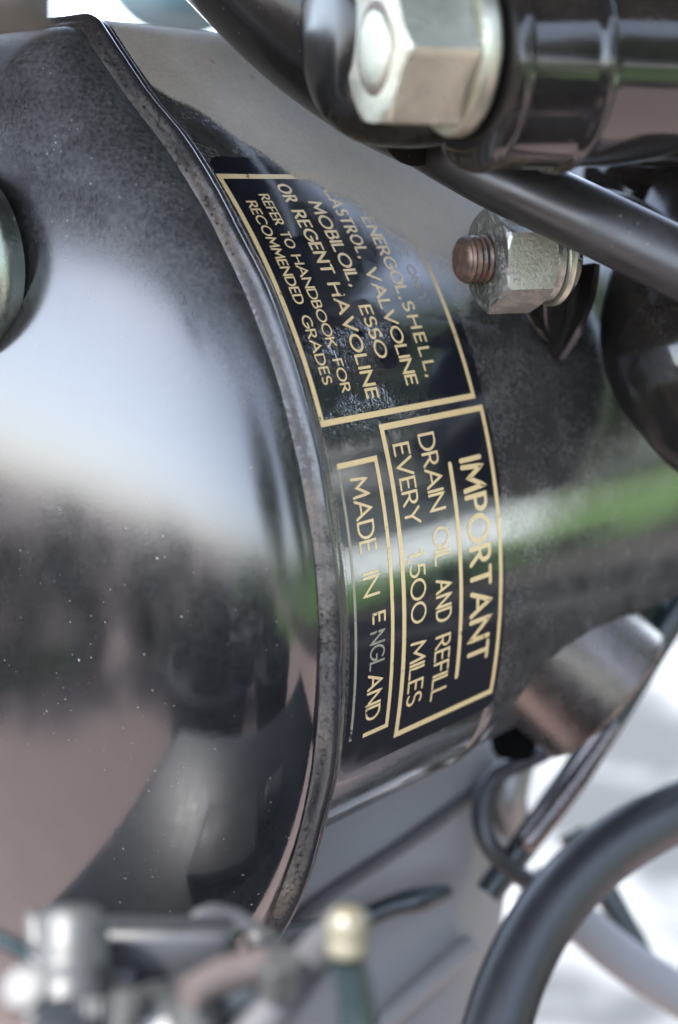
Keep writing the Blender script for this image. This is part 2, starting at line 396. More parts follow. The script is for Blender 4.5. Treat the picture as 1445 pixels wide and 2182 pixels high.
# drum wall: th from the lower edge to over the top; the lower edge curls in, and is cut away on the right
low = [(-1, -40), (38, -40), (39.5, -27), (41.2, -20), (42.5, -17), (44, -15.2), (46.5, -13.6), (51, -10.9), (56, -9.3), (61, -8.4), (75, -7.4), (90, -7.9), (104, -8.2), (125, -8)]
def wall_r(th, a):
    r = R
    if th < -11: r -= .055*(th+11)**2
    return r
rows = []
for i in range(0, 253):
    a = -1 + i*.5
    tl = interp(low, a)
    rows.append([cyl(th, a, wall_r(th, a)) for th in [tl + (128-tl)*(k/150) for k in range(151)]])
rim = []                                                     # turned-in lower edge
for i in range(0, 253):
    a = -1+i*.5; tl = interp(low, a); r = wall_r(tl, a)
    rim.append([cyl(tl - .35*sin(q), a, r - .6*(1-cos(q)) - e) for q, e in ((0, 0), (.5, 0), (1.0, 0), (1.57, 0), (1.57, 3), (1.57, 9))])
wl = obj('drum_wall', grid(rows), M['wall'], tank)
obj('rolled_edge', grid(rim), M['tab'], wl)
obj('inner_liner', grid([[cyl(t, a, 91) for t in arc(-24, 0, 12)] for a in arc(36, 120, 12)]), M['dark'], tank)
obj('gap_block', lathe(at(1098, 1560, 296), at(1092, 1640, 296)-at(1100, 1560, 296), [(-3, 5.0), (2, 5.0), (4.4, 4.4), (5.4, 3.4)], 40), M['gap_black'], tank)  # dark gap beside the sleeve: its shade built as a black block
# end cap: domed pressing
prof = []
for i in range(61):
    t = i/60; r = 99.2*sin(t*pi/2)
    prof.append((-4.0 - 29.5*sqrt(max(0, 1-(r/99.2)**2)), r))
def cap_a(r, th):                        # the pressing is fullest a little below the axis
    n_, u_ = r*cos(rad(th)), r*sin(rad(th)); e = 15*max(0, 1-(r/99.2)**2)
    return -4.0 - 29.5*sqrt(max(0, 1-min(1, math.hypot(n_, u_+e)/99.2)**2))
rows = [[cyl(j*1.0, cap_a(max(r, .01), j), max(r, .01)) for j in range(360)] for a, r in prof]
obj('end_cap', grid(rows, True), M['cap'], tank)
# seam: groove and rolled bead with a dirt ridge
bead = [(-4.3, 98.4, .3), (-4.1, 98.9, .6), (-3.9, 99.4, .9), (-3.65, 99.75, 1.1), (-3.35, 100.0, 1.0), (-3.1, 100.2, 1.0), (-2.85, 100.45, .7), (-2.65, 100.95, .25), (-2.35, 101.35, .06), (-2.0, 101.5, 0), (-1.65, 101.4, 0), (-1.35, 101.1, .03), (-1.12, 100.75, .1), (-.85, 100.66, .35), (-.45, 100.9, 1.25), (-.15, 100.88, 1.1), (.2, 100.66, .3)]
SEG = 720; rows = []
for j in range(SEG):
    th = j*360/SEG; wob = .18*sin(th*.31)+.12*sin(th*.83+1)+.05*sin(th*2.9)
    rows.append([cyl(th, a+wob*.5, r+.12*sin(th*.47)) for a, r, g in bead])
sm = obj('seam_bead', grid(rows, wrap_rows=True), M['seam'], tank)
at2 = sm.data.attributes.new('side', 'FLOAT', 'POINT')
at2.data.foreach_set('value', [bead[i % len(bead)][2]*max(0, min(1, (56-abs(((i//len(bead))*360/SEG+180) % 360-180-8))/14)) for i in range(SEG*len(bead))])
# mounting bracket behind the nut is added below

# ------------------------------------------------------------------ transfers (film, border lines, lettering)
def patch(a0, a1, t0, t1, lift, rnd=0):
    rows = []
    for i in range(41):
        a = a0+(a1-a0)*i/40; e = 0
        if rnd: e = rnd*(1-sqrt(max(0, 1-max(0, (abs(i/20-1)-.85)/.15)**2)))
        rows.append([cyl(t, a, R+lift) for t in arc(t0-e, t1+e, 90)])
    return grid(rows)
def stroke(pts, wd, lift, closed=False):                      # pts in (s mm along -th, a mm): ribbon with round ends
    vs, fs = [], []
    def P(s, a): return cyl(-s/R*180/pi, a, R+lift)
    dense = []
    n = len(pts)
    for i in range(n if closed else n-1):
        p, q = pts[i], pts[(i+1) % n]; m = max(1, int(math.dist(p, q)/.5))
        dense += [(p[0]+(q[0]-p[0])*k/m, p[1]+(q[1]-p[1])*k/m) for k in range(m)]
    if not closed: dense.append(pts[-1])
    n = len(dense); L = []
    for i, p in enumerate(dense):
        a = dense[(i-1) % n] if closed or i else p; b = dense[(i+1) % n] if closed or i < n-1 else p
        def nrm(u, v):
            d = (v[0]-u[0], v[1]-u[1]); l = math.hypot(*d) or 1; return (-d[1]/l, d[0]/l)
        n1, n2 = nrm(a, p) if a != p else nrm(p, b), nrm(p, b) if b != p else nrm(a, p)
        m = (n1[0]+n2[0], n1[1]+n2[1]); l = math.hypot(*m) or 1
        k = wd/2/max(.45, l/2); m = (m[0]/l*k, m[1]/l*k)
        L.append(((p[0]+m[0], p[1]+m[1]), (p[0]-m[0], p[1]-m[1])))
    if not closed:
        for end, sg in ((0, -1), (n-1, 1)):
            p = dense[end]; q = dense[1] if end == 0 else dense[-2]; ang = atan2(p[1]-q[1], p[0]-q[0])
            o = len(vs); vs.append(P(*p)); vs += [P(p[0]+wd/2*cos(ang+t), p[1]+wd/2*sin(ang+t)) for t in (-pi/2, -1, -.5, 0, .5, 1, pi/2)]
            fs += [(o, o+1+k, o+2+k) for k in range(6)]
    o = len(vs); vs += [P(*x) for pr in L for x in pr]
    for i in range(n if closed else n-1):
        k = (i+1) % n; fs.append((o+2*i, o+2*k, o+2*k+1, o+2*i+1))
    return vs, fs
def circ(cx, cy, rx, ry, a0, a1, n=18): return [(cx+rx*cos(rad(a0+(a1-a0)*i/n)), cy+ry*sin(rad(a0+(a1-a0)*i/n))) for i in range(n+1)]
# geometric capitals: width, strokes (x right, y up, cap height 1); a trailing True closes the stroke
G = {
 'A': (.92, [[(0, 0), (.46, 1), (.92, 0)], [(.17, .34), (.75, .34)]]),
 'B': (.56, [[(0, 0), (0, 1), (.26, 1)] + circ(.26, .76, .24, .24, 90, -90, 10) + [(0, .52)], [(.26, .52)] + circ(.3, .26, .27, .26, 90, -90, 10) + [(0, 0)]]),
 'C': (.86, [circ(.5, .5, .5, .5, 48, 312, 22)]),
 'D': (.80, [[(0, 0), (0, 1), (.3, 1)] + circ(.3, .5, .5, .5, 90, -90, 16) + [(0, 0)]]),
 'E': (.5, [[(.5, 1), (0, 1), (0, 0), (.5, 0)], [(0, .52), (.44, .52)]]),
 'F': (.48, [[(.48, 1), (0, 1), (0, 0)], [(0, .5), (.42, .5)]]),
 'G': (.92, [circ(.5, .5, .5, .5, 48, 345, 22) + [(.96, .45), (.62, .45)]]),
 'H': (.74, [[(0, 0), (0, 1)], [(.74, 0), (.74, 1)], [(0, .52), (.74, .52)]]),
 'I': (.0, [[(0, 0), (0, 1)]]),
 'K': (.68, [[(0, 0), (0, 1)], [(.62, 1), (0, .45)], [(.2, .62), (.68, 0)]]),
 'L': (.48, [[(0, 1), (0, 0), (.48, 0)]]),
 'M': (.94, [[(0, 0), (.08, 1), (.47, .28), (.86, 1), (.94, 0)]]),
 'N': (.78, [[(0, 0), (0, 1), (.78, 0), (.78, 1)]]),
 'O': (1.0, [circ(.5, .5, .5, .5, 0, 348, 29), True]),
 'P': (.54, [[(0, 0), (0, 1), (.26, 1)] + circ(.28, .73, .27, .27, 90, -90, 10) + [(0, .46)]]),
 'R': (.62, [[(0, 0), (0, 1), (.26, 1)] + circ(.28, .74, .26, .26, 90, -90, 10) + [(0, .48)], [(.24, .48), (.62, 0)]]),
 'S': (.52, [circ(.27, .75, .25, .25, 40, 250, 12) + circ(.27, .25, .27, .25, 70, -140, 12)]),
 'T': (.66, [[(0, 1), (.66, 1)], [(.33, 1), (.33, 0)]]),
 'V': (.84, [[(0, 1), (.42, 0), (.84, 1)]]),
 'Y': (.76, [[(0, 1), (.38, .46), (.76, 1)], [(.38, .46), (.38, 0)]]),
 '1': (.16, [[(0, .82), (.16, 1), (.16, 0)]]),
 '5': (.5, [[(.5, 1), (.12, 1), (.06, .58)] + circ(.22, .31, .29, .31, 110, -130, 14)]),
 '0': (.86, [circ(.43, .5, .43, .5, 0, 348, 27), True]),
 ',': (.05, [[(.03, .04), (.0, -.12)]]),
}
def word(txt, th0, th1, a, cap, wd, lift):
    s0, s1 = -rad(th0)*R+wd/2, -rad(th1)*R-wd/2
    tot = sum(G[c][0] for c in txt); k = cap-wd
    comma = txt.endswith(',')
    nb = txt[:-1] if comma else txt
    tot = sum(G[c][0] for c in nb)*k
    gap = ((s1-s0)-tot)/max(1, len(nb)-1); sc = 1.0
    if gap < wd*1.25:                                          # tight word: narrow the letters a little
        gap = wd*1.35; sc = ((s1-s0)-gap*(len(nb)-1))/tot
    out = []; x = s0
    for c in txt:
        gw, st = G[c]
        if c == ',' and comma: x = s1+cap*.30
        cl = st[-1] is True
        for q in (st[:-1] if cl else st):
            out.append(stroke([(x+px*k*sc, a+wd/2+py*k) for px, py in q], wd, lift, cl))
        x += gw*k*sc+gap
    return join(*out)
LIFT = .05
def border(a0, a1, t0, t1, wd, lift=LIFT, lines=None):        # four strips with square corners
    pr = []
    hw = wd/2; dt = hw/R*180/pi
    pr.append(patch(a0-hw, a0+hw, t0+dt, t1-dt, lift)); pr.append(patch(a1-hw, a1+hw, t0+dt, t1-dt, lift))
    pr.append(patch(a0+hw, a1-hw, t0+dt, t0-dt, lift)); pr.append(patch(a0+hw, a1-hw, t1+dt, t1-dt, lift))
    return join(*pr)
film = obj('transfer_film', patch(.75, 40.4, 43.6, -11.5, .02, .8), M['varnish'], tank)
def crinkle(p):
    d = p+film_base-C0; n_, a_, u_ = d.dot(N_)/MM, d.dot(A_)/MM, d.z/MM; th_ = math.degrees(atan2(u_, n_))
    g = lambda t0, st, a0, sa: math.exp(-((th_-t0)/st)**2-((a_-a0)/sa)**2)
    return min(1, g(24.5, 2.0, 7, 5) + g(25.5, 1.3, 16, 5) + g(18.8, 1.4, 6, 9)*1.1 + g(20.2, 1.3, 14, 7) + g(18.2, 1.2, 22, 9)*.8)
film_base = BASE['transfer_film'] if 'transfer_film' in BASE else V()
fa = film.data.attributes.new('crinkle', 'FLOAT', 'POINT'); fa.data.foreach_set('value', [crinkle(v.co) for v in film.data.vertices])
T1 = obj('lubricant_border', border(.3+.7, 37.6, 41.4, 18.8, .9), M['gold'], film)
T2 = obj('warning_border', border(13.4, 38.9, 17.6, -9.7, .95), M['gold'], film)
T3 = obj('origin_border', join(patch(10.2, 11.0, 15.4, -8.5, LIFT), patch(2.0, 10.2, 15.4, 14.95, LIFT), patch(5, 10.2, -8.1, -8.5, LIFT)), M['gold'], film)
obj('origin_border', patch(1.8, 2.35, 15.2, -8.3, LIFT), M['gold_faint'], film)
obj('underline', stroke([(-rad(13.2)*R, 27.9), (rad(6.4)*R, 27.9)], .95, LIFT), M['gold'], film)
s = NT('dust_and_sky_sheen')  # real dust plus the grey sky reflection, painted as pale colour
da = s.n('ShaderNodeAttribute', attribute_name='dust_and_sheen').outputs['Fac']
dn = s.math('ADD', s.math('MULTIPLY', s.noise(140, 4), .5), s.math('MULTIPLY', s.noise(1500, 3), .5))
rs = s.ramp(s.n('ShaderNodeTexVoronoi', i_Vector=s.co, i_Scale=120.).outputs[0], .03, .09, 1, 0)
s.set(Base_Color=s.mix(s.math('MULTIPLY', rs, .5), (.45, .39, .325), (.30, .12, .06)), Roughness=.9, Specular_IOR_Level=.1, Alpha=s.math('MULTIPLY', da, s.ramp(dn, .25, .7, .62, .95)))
M['dust_and_sheen'] = s.m
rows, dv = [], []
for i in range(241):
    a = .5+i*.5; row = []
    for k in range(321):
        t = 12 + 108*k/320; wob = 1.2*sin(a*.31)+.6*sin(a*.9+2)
        tl = 52.2-.585*(a+.8)+wob*.5 if a < 45 else 25.4+wob*.5  # painted edge of the saddle's dark reflection
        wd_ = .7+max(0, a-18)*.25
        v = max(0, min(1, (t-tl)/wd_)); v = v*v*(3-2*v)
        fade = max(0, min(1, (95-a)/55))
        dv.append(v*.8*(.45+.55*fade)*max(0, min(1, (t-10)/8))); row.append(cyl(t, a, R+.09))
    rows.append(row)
df = obj('sky_sheen_film', grid(rows), M['dust_and_sheen'], tank)
dat = df.data.attributes.new('dust_and_sheen', 'FLOAT', 'POINT'); dat.data.foreach_set('value', dv)
BIG, SML = 2.95, 2.15
LINES = [
 ('printed_line', 'gold_faint', 32.0, 2.1, .3, [('LE', 34.4, 32.6), ('ONLY', 31.8, 28.0)]),
 ('printed_line', 'gold', 27.0, BIG, .425, [('ENERGOL,', 36.9, 29.0), ('SHELL,', 28.3, 21.7)]),
 ('printed_line', 'gold', 21.7, BIG, .425, [('CASTROL,', 40.1, 33.2), ('VALVOLINE', 31.8, 20.7)]),
 ('printed_line', 'gold', 16.7, BIG, .425, [('MOBILOIL,', 38.7, 30.6), ('ESSO', 28.3, 23.4)]),
 ('printed_line', 'gold', 11.8, BIG, .44, [('OR', 40.6, 38.6), ('REGENT', 37.8, 31.4), ('HAVOLINE', 30.6, 20.1)]),
 ('printed_line', 'gold', 6.8, SML, .29, [('REFER', 39.5, 36.3), ('TO', 35.7, 34.0), ('HANDBOOK', 33.4, 24.9), ('FOR', 23.9, 21.0)]),
 ('printed_line', 'gold', 3.35, SML, .29, [('RECOMMENDED', 38.8, 28.9), ('GRADES', 27.9, 21.9)]),
 ('printed_line', 'gold', 30.3, 6.0, .8, [('IMPORTANT', 13.5, -5.8)]),
 ('printed_line', 'gold', 21.3, 4.1, .44, [('DRAIN', 16.4, 9.5), ('OIL', 8.1, 4.7), ('AND', 3.5, -.5), ('REFILL', -1.7, -7.9)]),
 ('printed_line', 'gold', 15.0, 3.9, .43, [('EVERY', 16.0, 8.9), ('1,500', 6.7, .2), ('MILES', -1.4, -7.4)]),
 ('printed_line', 'gold', 4.1, 3.8, .41, [('MADE', 14.0, 7.7), ('IN', 6.1, 4.0)]),
 ('printed_line', 'gold_worn', 5.9, 3.1, .43, [('E', 2.5, 1.5)]),
 ('printed_line', 'gold_faint', 5.3, 3.5, .36, [('NGL', .9, -2.5)]),
 ('printed_line', 'gold_worn', 5.0, 3.5, .43, [('AND', -2.8, -7.1)]),
]
for nm, mt, a, cap, wd, ws in LINES:
    obj(nm, join(*[word(t, h0, h1, a, cap, wd, LIFT) for t, h0, h1 in ws]), M[mt], film)

# ------------------------------------------------------------------ frame tube, lug, big bolt (upper right, nearest)
TC = at(1022, 138, 178)
fr = thing('frame_tube', at(1100, 350, 178), 'black enamelled frame tube with a raised collar, running out of the upper right corner', 'frame tube')
obj('tube', lathe(TC, B_, [(0, 11.2), (.4, 12.2), (1.2, 12.7), (9.6, 12.7), (10.2, 13.0), (10.7, 13.35), (11.5, 13.4), (12.1, 13.1), (12.5, 12.55), (13.5, 12.4), (220, 12.4)], 96), M['frame'], fr)
obj('end_flange', lathe(TC - B_*1.6*MM, B_, [(0, 9.5), (.15, 12.2), (.5, 13.0), (1.2, 13.3), (2.0, 13.3), (2.6, 12.9), (3.2, 12.3)], 96), M['frame'], fr)
lug = thing('frame_lug', at(760, 270, 188), 'black rounded frame lug behind the large bright bolt', 'frame lug')
lc = at(845, 62, 189)
obj('boss', lathe(lc - B_*11*MM, B_, [(0, .5), (.05, 6), (.5, 9), (1.6, 11.4), (3.4, 13.2), (6, 14.6), (9, 15.2), (13, 15.4), (22, 15.0), (30, 13)], 80), M['lug'], lug)
obj('arm', tube([(at(390, -290, 222), 14), (at(530, -160, 215), 14.5), (at(690, -20, 209), 15), (at(830, 70, 205), 15.5), (at(960, 130, 200), 15.5)], 40, 8), M['lug'], lug)
hb = thing('hex_bolt', at(900, 300, 170), 'large bright plated hexagon bolt with flange washer, blurred at the upper right', 'bolt')
WC = at(992, 110, 176)
obj('washer', lathe(WC, -B_, [(0, 9.9), (.3, 10.25), (.6, 10.35), (1.8, 10.35), (2.3, 10.1), (2.6, 9.5)], 80), M['bolt'], hb)
HX = WC - B_*2.6*MM
obj('head', hexprism(HX, -B_, -BN, 17.3, 9.6, 0, 1, rad(-5)), M['bolt'], hb)
HF = HX - B_*9.6*MM
obj('end_disc', lathe(HF - B_*-.3*MM, -B_, [(0, 4.9), (.32, 4.85), (.5, 4.6), (.62, 4.1), (.66, 2), (.66, .2)], 64), M['bolt'], hb)
obj('rust_ring', lathe(HF - B_*-.3*MM, -B_, [(.29, 5.6), (.34, 5.5), (.36, 5.1), (.33, 4.8)], 64, False, False), M['stud'], hb)

# ------------------------------------------------------------------ nut on its stud, washers
NF = at(1036, 552, 213.5)                                     # centre of the nut face
nb = thing('bolt_and_nut', at(1060, 655, 215), 'dull zinc hexagon nut with washers on a rusty stud beside the lettering', 'nut')
st = []
for i in range(60):
    x = -4.3 + i*.2
    ph = (x/.95) % 1
    r = 3.62 - (.42*abs(ph*2-1) if x > -3.8 else .25 + .5*((-3.8-x)/.5)**1.5)
    st.append((x, r))
st = [(-4.4, .2), (-4.42, 2.2)] + st
obj('stud', lathe(NF, B_, st, 64), M['stud'], nb)
obj('nut', hexprism(NF, B_, BN, 14.3, 8.3, 1, 1, pi/6), M['zinc'], nb)
obj('nut_bore', lathe(NF - B_*.02*MM, B_, [(0, 4.55), (.12, 4.4), (.5, 3.7)], 64, False, False), M['zinc'], nb)
obj('spring_washer', lathe(NF + B_*8.35*MM, B_, [(0, 6.3), (.25, 6.65), (.6, 6.75), (1.6, 6.75), (1.85, 6.5)], 64), M['zinc'], nb)
obj('plain_washer', lathe(NF + B_*10.25*MM, B_, [(0, 6.9), (.2, 7.25), (.5, 7.35), (1.1, 7.35), (1.4, 7.1)], 64), M['bolt'], nb)

# tank bracket: tab behind the washers and its folded side
BP = NF + B_*11.7*MM
def bp(x, z, d=0): return BP + BN*x*MM + Z_*z*MM + B_*d*MM
obj('bracket', prism([bp(6.0*cos(rad(q)), 6.0*sin(rad(q))) for q in range(0, 360, 20)], B_*1.6*MM), M['frame'], tank, bevel=.3)
g0, g1 = [], []
for k in range(15):                                          # bent tongue: a gutter that narrows down to the tank
    v = k/14; row, row2 = [], []
    L_ = (1092+30*v+45*v*v, 585+150*v, 229+15*v); Q_ = (1266-4*v-72*v*v, 560+205*v, 227+18*v)
    for m in range(15):
        u = m/14; dip = sin(pi*u)**.8*(6.5-4*v)
        p = at(L_[0]+(Q_[0]-L_[0])*u, L_[1]+(Q_[1]-L_[1])*u + 14*sin(pi*u)*v, L_[2]+(Q_[2]-L_[2])*u + dip)
        row.append(p); row2.append(p + (FW*.7+RT*1.0-UPV*.1)*1.1*MM)
    g0.append(row); g1.append(row2)
loop = [[a, b] for a, b in zip(g0, g1)]
rows = [r0 + r1[::-1] for r0, r1 in zip(g0, g1)]
obj('bracket_tongue', grid(rows, True, True, True), M['frame'], tank, smooth=50)

# ------------------------------------------------------------------ smooth hose across the upper right
hs = thing('rubber_hose', at(1240, 520, 200), 'smooth matt black hose slanting under the frame tube and over the nut', 'hose')
obj('hose_wall', tube([(at(860, 262, 214), 4.9), (at(1020, 355, 208), 4.85), (at(1130, 410, 204), 4.8), (at(1280, 480, 200), 4.75), (at(1460, 568, 196), 4.75), (at(1640, 655, 193), 4.75)], 48, 8), M['hose'], hs)

# ------------------------------------------------------------------ curved frame member at the right edge
dm = thing('frame_member', at(1480, 920, 240), 'black bulging frame casting at the right edge below the hose', 'frame casting')
obj('casting', tube([(at(1470, 200, 262), 9), (at(1460, 330, 260), 9), (at(1455, 430, 257), 10), (at(1480, 560, 252), 14.5), (at(1500, 700, 246), 18), (at(1560, 800, 243), 18.5), (at(1660, 900, 243), 17)], 64, 8), M['frame'], dm)
obj('weld_bead', tube([(at(1290, 420, 250), 1.4), (at(1340, 440, 246), 2.0), (at(1400, 480, 243), 2.2), (at(1470, 530, 240), 2.0)], 16, 6), M['frame'], dm)
obj('side_lug', tube([(at(1300, 372, 262), 5.0), (at(1360, 410, 258), 7.5), (at(1440, 430, 256), 8)], 32, 6, True), M['frame'], dm)

# ------------------------------------------------------------------ steel sleeve under the cut edge, lower right
sl_d = (at(1355, 1545, 280) - at(1100, 1315, 279)).normalized()
sv = thing('steel_sleeve', at(1210, 1600, 263), 'short shiny steel sleeve with a rusty rim, below the cut edge of the tank', 'sleeve')
sc0 = at(1287, 1478, 279)
obj('sleeve_wall', lathe(sc0, -sl_d, [(0, 14.0), (-.25, 14.6), (-.3, 15.8), (0, 16.1), (.5, 16.2), (40, 16.2)], 80, False, True), M['steel'], sv)
obj('rim', lathe(sc0, -sl_d, [(-.35, 15.4), (-.4, 15.9), (-.1, 16.35), (.35, 16.35), (.45, 16.1)], 80, False, False), M['stud'], sv)
obj('bore', lathe(sc0, -sl_d, [(.3, 14.0), (30, 14.0)], 64, False, True), M['dark'], sv)

# ------------------------------------------------------------------ rods, cables and thick hose, lower right (behind, blurred)
rd = thing('black_rod', at(1050, 1880, 300), 'straight black rod slanting down to the left behind the steel sleeve', 'rod')
obj('shaft', tube([(at(1500, 1210, 310), 3.6), (at(1420, 1330, 308), 3.6), (at(1270, 1580, 304), 3.3), (at(1160, 1740, 300), 3.0), (at(1040, 1905, 297), 3.0)], 24, 6), M['dark'], rd)
obj('sheath', tube([(at(1300, 1555, 296), 2.0), (at(1225, 1665, 294), 2.4), (at(1130, 1790, 290), 2.4)], 18, 6, True), M['steel'], rd)
th = thing('thick_hose', at(1050, 2150, 262), 'thick dark grey hose curving through the bottom right corner', 'hose')
obj('hose_wall', tube([(at(1010, 2420, 250), 6.4), (at(1048, 2230, 256), 6.3), (at(1095, 2080, 262), 6.2), (at(1165, 1950, 268), 6.1), (at(1275, 1830, 274), 6.0), (at(1420, 1740, 280), 5.9), (at(1600, 1665, 288), 5.9)], 40, 8), M['rubber'], th)
lp = thing('looped_cable', at(1080, 1850, 300), 'thin dark cable looping down beside the thick hose', 'cable')
obj('cable', tube([(at(1240, 1560, 306), 1.6), (at(1150, 1610, 303), 1.8), (at(1060, 1650, 300), 2.0), (at(1028, 1710, 298), 2.2), (at(1035, 1780, 296), 2.2), (at(1075, 1840, 296), 2.2), (at(1130, 1880, 297), 2.2)], 18, 8), M['rubber'], lp)
cf = thing('pale_elbow', at(1090, 1760, 315), 'small pale grey elbow pipe framed by the looped cable', 'pipe')
obj('elbow', tube([(at(1130, 1560, 318), 3.2), (at(1095, 1640, 316), 4.2), (at(1082, 1700, 316), 4.4), (at(1095, 1760, 318), 3.6)], 24, 8, True), M['alloy'], cf)
pr_ = thing('grey_rod', at(1300, 2060, 320), 'light grey rod slanting down to the right below the thick hose', 'rod')
obj('shaft', tube([(at(1120, 1880, 330), 4.8), (at(1230, 1960, 326), 4.8), (at(1340, 2050, 322), 4.8), (at(1560, 2190, 316), 4.8)], 24, 8), M['casing'], pr_)
st_ = thing('dark_strut', at(1340, 2030, 340), 'dark strut against the white ground right of the thick hose', 'strut')
obj('shaft', tube([(at(1215, 1770, 345), 3.6), (at(1290, 1900, 342), 3.2), (at(1380, 2060, 338), 3.0)], 18, 6), M['dark'], st_)

# ------------------------------------------------------------------ casing under the tank
gc = thing('engine_casing', at(800, 2300, 300), 'large dull grey alloy engine casing below the tank', 'casing')
cp_ = [(380, 1620, 300), (700, 1570, 304), (1000, 1530, 312), (1045, 1640, 313), (1035, 1800, 312), (1005, 2000, 308), (965, 2250, 304), (945, 2500, 298), (380, 2500, 288)]
obj('cover', prism([at(*q) for q in cp_], FW*30*MM + RT*12*MM), M['casing'], gc, bevel=5)
obj('joint_rib', tube([(at(560, 2010, 296), 1.3), (at(700, 1905, 300), 1.4), (at(860, 1800, 305), 1.5), (at(1010, 1690, 310), 1.5), (at(1060, 1650, 313), 1.5)], 16, 8), M['dull'], gc)
obj('lower_rib', tube([(at(700, 2290, 294), 2.0), (at(860, 2140, 300), 2.4), (at(1010, 2010, 306), 2.4)], 16, 8), M['casing'], gc)
lv = thing('black_lever', at(760, 1980, 240), 'slim black lever with a swollen end, lying across the grey casing', 'lever')
obj('arm', tube([(at(540, 1985, 286), 2.4), (at(640, 1990, 288), 2.5), (at(740, 1970, 290), 2.2), (at(840, 1930, 292), 2.3), (at(900, 1915, 293), 2.6), (at(950, 1900, 295), 1.6)], 18, 8, True), M['dark'], lv)

# ------------------------------------------------------------------ carburettor and control parts, lower left (near, blurred)
K = .79
def an(x, y, t): return at(x, y, t*K)
def tb(pts, seg=24, n=8, re=False): return tube([(p, r*K) for p, r in pts], seg, n, re)
def lt(o, d, prof, seg=48): return lathe(o, d, [(h*K, r*K) for h, r in prof], seg)
cb = thing('carburettor', an(150, 2330, 165), 'pale cast alloy carburettor crowding the bottom left corner', 'carburettor')
md = an(158, 1930, 176)-an(150, 2260, 168)
obj('mixing_chamber', lt(an(150, 2260, 168), md, [(0, 4.6), (6, 4.6), (8, 4.35), (9.5, 4.35), (10, 4.6), (11, 4.6), (11.4, 4.35), (14.6, 4.3), (16, 4.2), (17, 3.7), (17.6, 3.0), (17.7, 2.2)]), M['carb'], cb)
prof_ = []
rows = []
md_ = md.normalized(); fx, fy = frame(md_)
for h, e in ((0, 0), (.2, .35), (2.2, .35), (2.5, 0)):           # knurled ring
    rows.append([an(152, 2185, 168)+md_*h*MM*K+(fx*cos(2*pi*q/120)+fy*sin(2*pi*q/120))*((5.1+e*(1 if q % 4 < 2 else .2))*MM*K) for q in range(120)])
obj('knurled_ring', grid(rows, True, True, True), M['carb'], cb)
obj('body', box(an(262, 2250, 174), RT*8*MM, UPV*5.2*MM, FW*5*MM), M['casing'], cb, bevel=2)
obj('air_screw', lt(an(262, 2185, 168), UPV+RT*.2, [(-4, 2.2), (3.4, 2.2), (3.8, 1.7), (4.2, 1.7)]), M['carb'], cb)
obj('float_bowl', lt(an(345, 2300, 174), UPV, [(0, 5.4), (8, 5.4), (8.6, 5.0), (9.4, 5.0), (10.4, 4.4), (11, 3)]), M['carb'], cb)
obj('bowl_nut', hexprism(an(345, 2150, 172), UPV, RT, 4.6*K, 2.6*K, 0, 0, .3), M['carb'], cb)
obj('banjo', lt(an(418, 2170, 170), UPV+RT*.15, [(-3, 3.4), (1.8, 3.4), (2.2, 2.8), (2.6, 2.8), (2.8, 2.2), (4.4, 2.0)]), M['carb'], cb)
obj('choke_screw', hexprism(an(58, 2118, 162), UPV*.5-FW*.8, RT, 4.4*K, 3*K, 0, 1, .2), M['rubber'], cb)
obj('tickler', tb([(an(80, 2010, 176), 1.2), (an(77, 1962, 178), 1.4)], 16, 4, True), M['carb'], cb)
obj('intake_wire', tb([(an(-30, 1990, 180), 1.1), (an(20, 2010, 180), 1.1), (an(70, 2040, 180), 1.1), (an(120, 2090, 178), 1.0)], 12, 6), M['dark'], cb)
obj('rear_block', box(an(330, 2125, 186), RT*8.5*MM, UPV*8*MM, FW*3*MM), M['rubber'], cb, bevel=1.5)
obj('idle_post', lt(an(265, 2230, 178), UPV, [(0, 1.5), (9, 1.5), (9.6, 1.2)], 24), M['dull'], cb)
obj('idle_post', lt(an(408, 2260, 178), UPV-RT*.1, [(0, 1.8), (10, 1.8), (10.6, 1.3)], 24), M['dull'], cb)
jb = thing('pale_pipe_union', an(500, 2120, 168), 'pale pinkish pipe union with a rounded end, left of the yellowish knob', 'pipe union')
obj('pipe', tb([(an(400, 2120, 164), 1.8), (an(470, 2082, 167), 2.0), (an(560, 2058, 170), 2.1)], 24, 6), M['union'], jb)
obj('union_nut', hexprism(an(592, 2110, 170), UPV-FW*.3, RT, 5.2*K, 4.4*K, 0, 1, .4), M['carb'], jb)
db = thing('black_block', an(520, 2160, 172), 'small black block under the pale pipe union', 'block')
obj('block', box(an(515, 2130, 174), (RT*3.6+UPV*1)*MM*K, UPV*2.6*MM*K, FW*3*MM*K), M['dark'], db, bevel=.6)
cc = thing('control_cable', an(500, 2060, 178), 'thin black cable crossing the carburettor below the seam of the tank', 'cable')
obj('cable', tb([(an(240, 2150, 168), 1.0), (an(400, 2090, 174), 1.0), (an(500, 2048, 177), 1.0), (an(590, 2012, 180), 1.0), (an(660, 1985, 184), 1.0)], 14, 6), M['rubber'], cc)
bw = thing('bracket_clip', an(540, 1990, 192), 'crumpled dull metal clip at the lower end of the tank seam', 'clip')
obj('clip', prism([an(*q) for q in ((395, 1950, 190), (440, 1930, 191), (500, 1945, 192), (560, 1985, 192), (585, 2010, 192), (560, 2025, 192), (500, 1990, 191), (450, 1990, 190))], FW*2.2*MM+RT*.6*MM), M['dull'], bw, bevel=.6)
obj('clip_screw', ball(an(550, 2002, 189), 1.5), M['carb'], bw)
gl = thing('grey_link', an(620, 2120, 172), 'smooth lilac grey link slanting down to the left from the yellowish knob', 'link')
